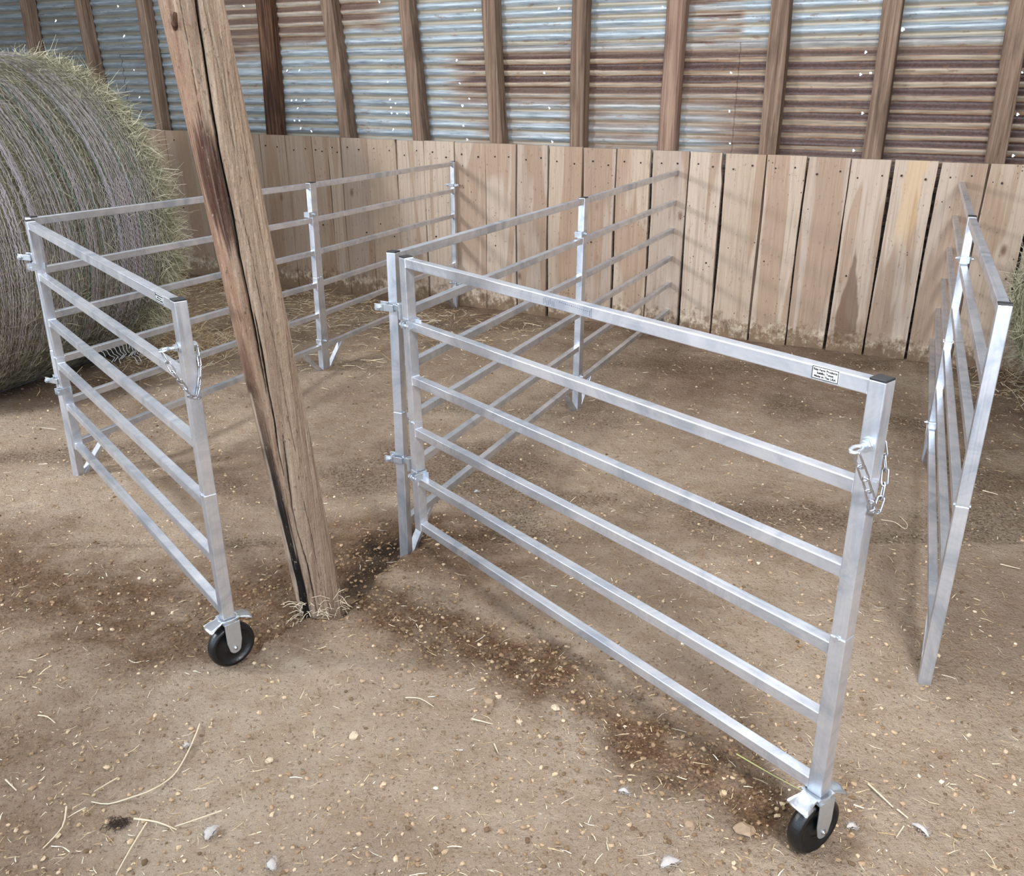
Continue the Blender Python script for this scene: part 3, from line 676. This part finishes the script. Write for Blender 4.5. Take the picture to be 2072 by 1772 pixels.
def wall_bolt(a,z,lab):
    A=P[a]; d=P[a]-P[a[0]+'0']; root=empty('wall_clamp',(A.x,A.y,A.z+z),math.atan2(d.y,d.x),lab,'clamp','clamps at the wall ends of the fence rows')
    m=MB(); ring(m,PW+.001,PW+.001,0,.0025,.018,Matrix.Identity(4)); 
    for s in(-1,1): m.box((-.004,s*(PW/2+.018),0),(.003,.034,.016))
    m.build('strap',ZINC,root,bevel=.0006)
    m=MB()
    for s in(-1,1): m.cyl((-.018,s*(PW/2+.024),0),(.010,s*(PW/2+.024),0),.0040,10); m.cyl((-.013,s*(PW/2+.024),0),(-.006,s*(PW/2+.024),0),.0085,6)
    m.build('bolt',ZINC,root)
for r_ in 'ABC':
    wall_bolt(r_+'2',.85,f'upper clamp at the wall end of the {NM[r_]} fence row'); wall_bolt(r_+'2',.175,f'lower clamp at the wall end of the {NM[r_]} fence row')

# ---------------------------------------------------------------- leaning pole
pt0=Vector((-.575,2.209,-.25)); pt1=Vector((-.687,2.10,1.654)); axd=(pt1-Vector((-.575,2.209,.02)))/(1.654-.02)
NA,NZ=260,420; z0,z1=-.2,3.3
za=np.linspace(z0,z1,NZ); an=np.linspace(0,2*PI,NA,endpoint=False); AN,ZA=np.meshgrid(an,za)
view=math.atan2(-2.2,.62)    # direction towards the camera
rel=(AN-view+PI)%(2*PI)-PI   # 0 = facing camera, + = towards image right
rad=.0625+.0015*np.clip(ZA,0,2); 
rad=rad+.0025*np.sin(AN*2+1)+.0016*np.sin(AN*3+ZA*1.2)+(fbm(AN*9/PI*3,ZA*1.6,4,61)-.5)*.0035+(fbm(AN*40,ZA*5,3,62)-.5)*.0016
def crack(zk,fk,w,dep,seed):
    ph=np.arcsin(np.clip(2*np.array(fk)-1,-1,1)); c=np.interp(ZA,zk,ph)+(fbm(ZA*9,ZA*0,3,seed)-.5)*.10
    wd=w*np.interp(ZA,[zk[0],zk[0]+.12,zk[-1]-.12,zk[-1]],[0,1,1,0])*(.6+.8*fbm(ZA*6,ZA*0+3,2,seed+9)); return np.where((ZA>zk[0])&(ZA<zk[-1]),np.exp(-((rel-c)/np.maximum(wd,1e-4))**2)*dep,0)
cr=crack([.74,1.0,1.15,1.35,1.66,2.2],[.34,.40,.42,.44,.60,.62],.034,.022,5)
cr=np.maximum(cr,crack([.48,.60,.80,1.0],[.34,.33,.42,.47],.026,.018,8))
cr=np.maximum(cr,crack([.02,.20,.42,.66],[.42,.43,.36,.50],.018,.012,13))
for k,(zk,fk,w,dp) in enumerate([([1.30,1.5,1.75],[.72,.74,.70],.012,.006),([.9,1.1,1.28],[.62,.64,.60],.011,.006),([1.38,1.55,1.9],[.25,.30,.40],.012,.007),([.55,.8,1.05],[.70,.72,.70],.009,.005),([.1,.3,.52],[.62,.66,.64],.010,.006),([.0,.1,.2],[.70,.72,.70],.012,.006),([1.0,1.3,1.6],[.86,.88,.86],.009,.005)]):
    cr=np.maximum(cr,crack(zk,fk,w,dp,30+k))
rad=rad-cr
# scuffed lower left side with a notch
rad=rad-np.exp(-((rel+1.15)/.22)**2)*np.clip(1-(ZA-.05)/.72,0,1)*(ZA<.8)*.006*(fbm(ZA*12,AN*3,3,70))*2
cx=pt0.x+0*ZA; C0=np.array([-.575,2.209]); cxx=C0[0]+axd.x*(ZA-.02); cyy=C0[1]+axd.y*(ZA-.02)
PX=cxx+rad*np.cos(AN); PY=cyy+rad*np.sin(AN)
fr=(np.sin(rel)+1)/2; front=np.cos(rel)>-.3
nz1=fbm(AN*14,ZA*7,4,80)-.5; nz2=fbm(AN*25,ZA*3,4,81)-.5
dark=np.clip(3*(1-np.hypot((fr-.24-.25*(1.27-ZA))/.24,(ZA-1.27)/.17))+nz2*2.2,0,1)*front
dark=np.maximum(dark,np.clip(2*(1-np.hypot((fr-.10)/.12,(ZA-.80)/.16))+nz2*2,0,1)*front*.6)
black=np.clip((1.0-np.abs(fr-(.15+.03*np.sin(ZA*9)))/.13)*2.4+nz1*2.2,0,1)*np.interp(ZA,[0,.1,.5,.66,.78],[1,1,.95,.6,0])*front
black=np.maximum(black,np.clip(cr/.006-.2,0,1)*.9)
red=np.clip((.36-fr)*4+nz1*1.6+.25,0,1)*np.interp(ZA,[.3,.6,1.5,1.7,2.],[.12,.6,.6,.25,.15])
pale=np.clip((nz2-.16)*5,0,1)*.5*np.interp(ZA,[0,.5,1.2,3],[.35,.3,.5,.5]); pale=np.maximum(pale,np.clip(1.2-np.abs(fr-.045)/.03,0,1)*.5*(ZA<.75)*front)
idx=np.arange(NA*NZ).reshape(NZ,NA); nxt=np.roll(idx,-1,1)
Fp=np.stack([idx[:-1],nxt[:-1],nxt[1:],idx[1:]],-1).reshape(-1,4)
pole=npmesh('wooden_pole',np.stack([PX,PY,ZA],-1).reshape(-1,3),Fp,POLE,attrs={'dark':dark.ravel(),'black':black.ravel(),'red':red.ravel(),'pale':pale.ravel()})
tag(pole,'thick cracked round timber pole standing in the dirt between the two gates','wooden pole')
def polept(rl,z,off=0):
    r=.0645+.0015*min(z,2)+off; a=view+rl; return Vector((C0[0]+axd.x*(z-.02)+r*math.cos(a),C0[1]+axd.y*(z-.02)+r*math.sin(a),z))
m=MB(); m.tube([polept(-.72,1.595,-.004),polept(-.60,1.605,.006),polept(-.45,1.625,.012)],[.005,.007,.004],8); m.build('twig_stub',STUDD,pole)
m=MB()
for _ in range(70):
    z=random.uniform(.0,.10); a=random.uniform(-1.4,1.6); p=polept(a,z,.002); q=p+Vector((random.uniform(-.05,.05),random.uniform(-.05,.02),random.uniform(-.03,.03))); m.tube([p,(p+q)/2+Vector((0,0,.008)),q],.0009,4)
o=m.build('root_fibres',STALK,pole); o['kind']='stuff'

# ---------------------------------------------------------------- round hay bales
def bale(cx,cy,rad,length,sz,lab,seed,nbl,nfr):
    ax=Vector((.41,.912,0)).normalized(); root=empty('hay_bale',(cx,cy,g1(cx,cy)),math.atan2(ax.y,ax.x),lab,'hay bale','round hay bales')
    # local x = axis, far end at x=0, body to x=-length; centre height rad*sz
    na,nl=120,50; A_,L_=np.meshgrid(np.linspace(0,2*PI,na,endpoint=False),np.linspace(0,1,nl))
    edge=np.clip(np.minimum(L_,1-L_)/.06,0,1)**.4
    r=rad*(.93+.05*edge)+(fbm(A_*9,L_*9,4,seed)-.5)*.05
    X_=-length*L_; Y_=r*np.sin(A_); Z_=(r*np.cos(A_)+rad*.97)*sz
    sag=np.clip(-(np.cos(A_))-.6,0,1); Z_=np.maximum(Z_,-.01)
    V=list(np.stack([X_,Y_,Z_],-1).reshape(-1,3)); idx=np.arange(na*nl).reshape(nl,na); nx_=np.roll(idx,-1,1)
    Fq=np.stack([idx[:-1],idx[1:],nx_[1:],nx_[:-1]],-1).reshape(-1,4).tolist()
    V.append(np.array([.03,0,rad*.97*sz])); V.append(np.array([-length-.03,0,rad*.97*sz])); c0=len(V)-2
    for k in range(na): Fq.append([c0,k,(k+1)%na,(k+1)%na]); b=(nl-1)*na; Fq.append([c0+1,b+(k+1)%na,b+k,b+k])
    tri=[f[:3] for f in Fq if f[2]==f[3]]; quads=[f for f in Fq if f[2]!=f[3]]
    m=MB(); m.v=[tuple(v) for v in V]; m.f=[tuple(f) for f in quads]+[tuple(f) for f in tri]; m.m=[0]*len(m.f); m.build('bale_body',HAY,root,smooth=True)
    def surf(a,l,off=0):
        e=np.clip(np.minimum(l,1-l)/.06,0,1)**.4; rr=rad*(.93+.05*e)+off
        return np.stack([-length*l,rr*np.sin(a),np.maximum((rr*np.cos(a)+rad*.97)*sz,.0)],-1)
    k=nbl; a=rng.random(k)*2*PI; l=rng.random(k)*.97; p=surf(a,l,.022)
    tang=np.stack([np.zeros(k),np.cos(a),-np.sin(a)*sz],-1); nor=np.stack([np.zeros(k),np.sin(a),np.cos(a)],-1); axl=np.tile([1.,0,0],(k,1))
    D=tang*rng.normal(0,1,(k,1))+axl*rng.normal(0,.7,(k,1))+nor*rng.normal(0,.09,(k,1))
    V1,F1=blades(p,D,rng.uniform(.02,.09,k),rng.uniform(.001,.0032,k),.2); r1=rng.random(k)*.8
    # ragged fringe at the far rim
    k=nfr; a=rng.random(k)*2*PI; l=np.abs(rng.normal(0,.05,k)); p=surf(a,l,.01)
    tang=np.stack([np.zeros(k),np.cos(a),-np.sin(a)*sz],-1); nor=np.stack([np.zeros(k),np.sin(a),np.cos(a)],-1); axl=np.tile([1.,0,0],(k,1))
    D=axl*np.abs(rng.normal(.6,.5,(k,1)))+nor*np.abs(rng.normal(.25,.35,(k,1)))+tang*rng.normal(0,.8,(k,1))+np.array([0,0,-.35])
    V2,F2=blades(p,D,.04+.12*rng.random(k)**2,rng.uniform(.001,.003,k),.35); r2=.2+.8*rng.random(k)
    k=int(nfr*.6); rr=rad*np.sqrt(rng.random(k)); a=rng.random(k)*2*PI; p=np.stack([np.full(k,.02),rr*np.sin(a),np.maximum((rr*np.cos(a)+rad*.97)*sz,.02)],-1)
    D=rng.normal(size=(k,3))*np.array([.4,1,1])+np.array([.4,0,-.4]); V3,F3=blades(p,D,rng.uniform(.04,.16,k),rng.uniform(.001,.003,k),.3)
    Va=np.concatenate([V1,V2,V3]); Va[:,2]=np.maximum(Va[:,2],.002); Fa=np.concatenate([F1,F2+len(V1),F3+len(V1)+len(V2)])
    o=npmesh('hay_stalks',Va,Fa,BLADE,root,False,{'rnd':np.repeat(np.concatenate([r1,r2,rng.random(k)]),6)}); o['kind']='stuff'
    return root,surf
b1,surf=bale(-2.60,5.20,.83,1.35,1.0,'big round net-wrapped hay bale at the left, against the tin wall',3,30000,15000)
# net wrap: strands round the bale, broken where the hay covers them
V=[];Fq=[];RN=[]
for j in range(330):
    l0=.10+.90*random.random()**.9; a=random.uniform(-.2,.6); segs=random.randint(3,7)
    for s_ in range(segs):
        a0=random.uniform(-.1,2.3); ln=random.uniform(.25,1.0); n=int(ln/.03)+2; lw=random.uniform(.0012,.0024); rd=random.random()*.92
        if l0<.2 and random.random()<.3: rd=.97
        aa=-np.linspace(a0,min(a0+ln,2.75),n); ll=l0+.0015*np.sin(aa*60+j)+.004*np.sin(aa*3+j); p1=surf(aa,ll,.036+.002*np.sin(aa*47)); p2=surf(aa,ll+lw/1.35,.037+.002*np.sin(aa*47))
        b=len(V); V+=list(p1)+list(p2); Fq+=[[b+i,b+i+1,b+n+i+1,b+n+i] for i in range(n-1)]; RN+=[rd]*(2*n)
# lace-like patch with zigzag meshes on the right flank and hanging flap below
def zig(l,a0,a1,amp,wave,off,rd):
    n=int(abs(a1-a0)/wave*2)+2; aa=-np.linspace(a0,a1,n); ll=l+amp*((np.arange(n)%2)*2-1)/1.35; p1=surf(aa,ll,off); p2=surf(aa,ll+.0018,off+.001); global V,Fq,RN
    b=len(V); V+=list(p1)+list(p2); Fq+=[[b+i,b+i+1,b+n+i+1,b+n+i] for i in range(n-1)]; RN+=[rd]*(2*n)
for j in range(26): zig(.14+.0075*j+.002*random.random(),1.25+.05*random.random(),1.95+.5*random.random(),.004,.035,.04,random.random()*.9 if random.random()<.85 else .97)
for j in range(60): zig(.03+.9*random.random(),0,2.4,.003,.05,.037,random.random()*.9 if random.random()<.9 else .97)
o=npmesh('net_wrap',V,Fq,NET,b1,False,{'rnd':RN}); o['label']='pale white and green net wrapped round the bale'
m=MB()
for j in range(12):
    x=-.42+.022*j
    pts=[(x+.010*((i%2)*2-1)+.02*math.sin(i*.8+j*.3),-.50-.02*math.sin(i)-.012*i,.30-.022*i) for i in range(11+random.randint(-3,2))]
    m.tube(pts,.0022,4)
o=m.build('net_flap',m_flat('net_plastic',srgb(206,208,212),.6),b1); o['label']='torn flap of white netting hanging below the bale'
b2,_=bale(3.02,4.02,.56,1.1,.92,'hay bale cut off by the right edge of the picture, beyond the right fence row',17,12000,9000)
q=[]
while len(q)<900: q.append((rng.normal(2.62,.14),rng.normal(4.0,.35)))
litter('hay_litter',np.array(q),.03,.13,'hay litter on the ground beside the bale at the right edge',.015,.6,.001,.003)

# ---------------------------------------------------------------- single stalks, stones and feathers on the ground
def stalk(pts,r,lab,mat=STALK,name='straw_stalk',lift=.006):
    pl=[Vector((x,y,g1(x,y)+lift+.004*math.sin(i*1.7))) for i,(x,y) in enumerate(pts)]
    # smooth by subdivision
    pl2=[]
    for i in range(len(pl)-1):
        for t in np.linspace(0,1,4)[:-1]: 
            p0=pl[max(i-1,0)];p1=pl[i];p2=pl[i+1];p3=pl[min(i+2,len(pl)-1)]
            pl2.append(.5*((2*p1)+(-p0+p2)*t+(2*p0-5*p1+4*p2-p3)*t*t+(-p0+3*p1-3*p2+p3)*t**3))
    pl2.append(pl[-1]); o0=pl2[0].copy(); m=MB(); n=len(pl2)
    m.tube([p-o0 for p in pl2],[r*(1-.5*i/n) for i in range(n)],5); o=m.build(name,mat,loc=o0); tag(o,lab,'straw stalk','single straw stalks on the dirt')
stalk([(-.767,1.693),(-.762,1.644),(-.764,1.578),(-.773,1.523),(-.8,1.478),(-.836,1.457),(-.885,1.446),(-.927,1.455)],.0024,'longest curved straw stalk, bowed like a hook on the dirt at lower left')
stalk([(-.778,1.387),(-.784,1.316),(-.791,1.26)],.0022,'straight pale stalk running off the bottom edge at lower left')
stalk([(-.809,1.397),(-.755,1.385),(-.71,1.372)],.0022,'short thick white stalk touching the top of the bottom-edge stalk at lower left')
stalk([(-.629,1.42),(-.673,1.393),(-.716,1.38)],.0018,'slender curved stalk pointing to the grey feather at lower left')
stalk([(-.975,1.441),(-.951,1.375),(-.967,1.324)],.0022,'bent stalk with a frayed foot close to the lower left corner')
stalk([(-.899,1.523),(-.932,1.48)],.0016,'short straight stalk left of the long hooked stalk')
stalk([(-1.149,1.519),(-1.106,1.485)],.0018,'short stalk at the left edge below the small gate wheel')
stalk([(-1.185,1.737),(-1.155,1.725),(-1.13,1.711)],.0018,'short forked-looking stalk near the left edge, level with the hooked stalk tip')
stalk([(.518,1.583),(.577,1.505),(.635,1.443)],.0016,'greenish stalk lying under the bottom rail beside the big gate wheel',GREENST)
stalk([(.785,1.482),(.796,1.441),(.811,1.412)],.0024,'stout pale stalk right of the big gate wheel')
stalk([(.817,1.405),(.828,1.378)],.0022,'short pale stalk just below the stout one right of the big wheel')
stalk([(.727,1.414),(.743,1.4)],.0022,'stub of straw touching the right side of the big gate wheel')
stalk([(.811,1.358),(.782,1.327)],.0018,'thin slanting stalk at the lower right by the feather')
stalk([(-.103,1.718),(-.054,1.694)],.0018,'straight pale stalk in the middle foreground below the dark soil strip')
stalk([(-.277,1.799),(-.238,1.789),(-.201,1.761)],.0016,'thin wavy stalk left of the flat brown stone')
stalk([(1.324,2.765),(1.364,2.745),(1.38,2.7),(1.406,2.737),(1.404,2.799)],.002,'looped straw curl on the dirt between the big gate post and the right row')
stalk([(1.812,3.012),(1.846,2.968)],.0026,'short white stalk on the dirt right of the right fence row, upper one')
stalk([(1.596,2.466),(1.637,2.424)],.0022,'short pale stalk on the dirt right of the right fence row, lower one')
stalk([(-.047,1.629),(-.037,1.596)],.0016,'small upright-looking straw bit in the middle foreground')
def stone(x,y,s,lab,mat=ROCK,fl=.6):
    import bmesh
    bm=bmesh.new(); bmesh.ops.create_icosphere(bm,subdivisions=2,radius=s); sd=random.random()*9
    for v in bm.verts:
        d=v.co.normalized(); k=1+.22*math.sin(d.x*5+sd)*math.cos(d.y*4+sd)+.12*math.sin(d.z*9+sd*2)+random.uniform(-.05,.05); v.co=Vector((d.x*s*k,d.y*s*k*.8,d.z*s*k*fl))
    me=bpy.data.meshes.new('stone'); bm.to_mesh(me); bm.free(); me.materials.append(mat); o=bpy.data.objects.new('stone',me); COL.objects.link(o)
    o.location=(x,y,g1(x,y)+s*fl*.35); o.rotation_euler=(0,0,random.random()*6); tag(o,lab,'stone','larger stones and clods on the dirt')
stone(-.062,1.783,.017,'flat brown stone in the middle foreground below the dark soil strip')
stone(-.385,1.658,.014,'pale round stone standing alone in the foreground left of centre',ROCKP)
stone(-.543,2.145,.022,'angular tan clod right against the front foot of the wooden pole')
stone(-.567,1.573,.010,'small white pebble right of the long hooked stalk',ROCKP)
stone(.106,1.764,.011,'small pale round stone at the lower edge of the dark soil strip',ROCKP)
stone(.368,1.372,.015,'brown clod left of the big gate wheel, nearer the middle')
stone(.478,1.351,.020,'larger grey-brown clod left of the big gate wheel, next to the wheel')
stone(-.306,1.849,.011,'small dark clod left of the flat brown stone, under the soil strip')
def feather(x,y,L,w,rot,lab,curl=.12):
    m=MB(); n=10; vs=[];fs=[]; nv=5
    for i in range(n+1):
        u=i/n; ww=w*math.sin(PI*min(1,u*.95+.04))**.7*(1+.12*math.sin(i*2.3))
        for j in range(nv): v=j/(nv-1)*2-1; vs.append(((u-.5)*L,v*ww/2+curl*L*math.sin(PI*u),.004+.006*math.sin(PI*u)+.004*(1-v*v)+random.uniform(-.0006,.0006)))
    for i in range(n):
        for j in range(nv-1): q=i*nv+j; fs.append((q,q+nv,q+nv+1,q+1))
    m.add(vs,fs)
    for k in range(50):
        u=random.random(); s=random.choice((-1,1)); x0=(u-.5)*L; y0=curl*L*math.sin(PI*u)+s*w*.4*math.sin(PI*u); m.tube([(x0,y0,.006),(x0+random.uniform(-.004,.008),y0+s*random.uniform(.003,.009),.006+random.uniform(0,.006))],.0005,3)
    o=m.build('feather',FEATH,smooth=True); o.location=(x,y,g1(x,y)+.001); o.rotation_euler=(0,0,rot); tag(o,lab,'feather','grey downy feathers on the dirt')
feather(-.631,1.36,.040,.020,R(70),'pale grey teardrop feather lying flat at lower left')
feather(-.485,1.284,.030,.018,R(110),'dusty feather at the bottom edge left of centre')
feather(.31,1.272,.042,.020,R(20),'fluffy feather at the bottom edge right of centre')
feather(.242,1.47,.024,.010,R(-20),'small curled feather left of the big gate wheel')
feather(-.771,1.616,.016,.008,R(30),'tiny feather touching the long hooked stalk')
feather(.842,1.349,.040,.012,R(-60),'long ragged feather at the lower right corner')
feather(-.137,3.013,.020,.012,R(10),'small white fluff feather on the pen floor right of the pole')
feather(.70,1.352,.022,.012,R(0),'wispy feather close below the big gate wheel')
m=MB(); 
for k in range(90): a=random.random()*6.28; p=Vector((random.gauss(0,.010),random.gauss(0,.005),.003)); m.tube([p,p+Vector((math.cos(a)*.012,math.sin(a)*.008,.006)),p+Vector((math.cos(a)*.02,math.sin(a)*.014,.001))],.0006,3)
o=m.build('hair_tuft',TUFT,loc=(-.839,1.388,g1(-.839,1.388))); tag(o,'small dark tuft of hair on the dirt at lower left','hair tuft')

# ---------------------------------------------------------------- light
w=bpy.data.worlds.new('world'); SC.world=w; w.use_nodes=True; nt=w.node_tree; bg=nt.nodes['Background']
bg.inputs[0].default_value=(.66,.82,1,1); bg.inputs[1].default_value=3.7
def area(name,loc,target,size,sy,power,color,portal=False):
    l=bpy.data.lights.new(name,'AREA'); l.shape='RECTANGLE'; l.size=size; l.size_y=sy; l.energy=power; l.color=color
    o=bpy.data.objects.new(name,l); COL.objects.link(o); o.location=loc; d=Vector(target)-Vector(loc); o.rotation_euler=d.to_track_quat('-Z','Y').to_euler()
    if portal: l.cycles.is_portal=True
    return o
c=WP(-3.8,2.25,-8.1); t=WP(-3.8,2.25,0); area('door_daylight',c,t,14.2,4.9,1,(1,1,1),True)
# work lamps under the roof on both sides and one overhead
area('work_lamp_left',WP(-4.35,2.05,-5.4),WP(-3,0.6,-.5),.35,.35,150,(.96,.97,1))
area('work_lamp_right',WP(.62,1.85,-4.9),WP(-.6,.5,0),.35,.35,95,(.96,.97,1))
area('roof_lamp',WP(-1.2,3.1,-2.3),WP(-1.2,0,-2.3),2.4,1.0,80,(.96,.97,1))
area('roof_lamp',WP(-4.6,3.1,-1.6),WP(-4.6,0,-1.6),2.4,1.0,30,(.96,.97,1))
area('roof_lamp',WP(-1.6,3.4,-4.6),WP(-1.6,0,-4.6),2.4,1.0,34,(.96,.97,1))
SC.cycles.max_bounces=6; SC.cycles.diffuse_bounces=3
vs_=SC.view_settings; vs_.view_transform='Standard'; vs_.look='None'; vs_.gamma=1; vs_.use_curve_mapping=False; vs_.exposure=-.17
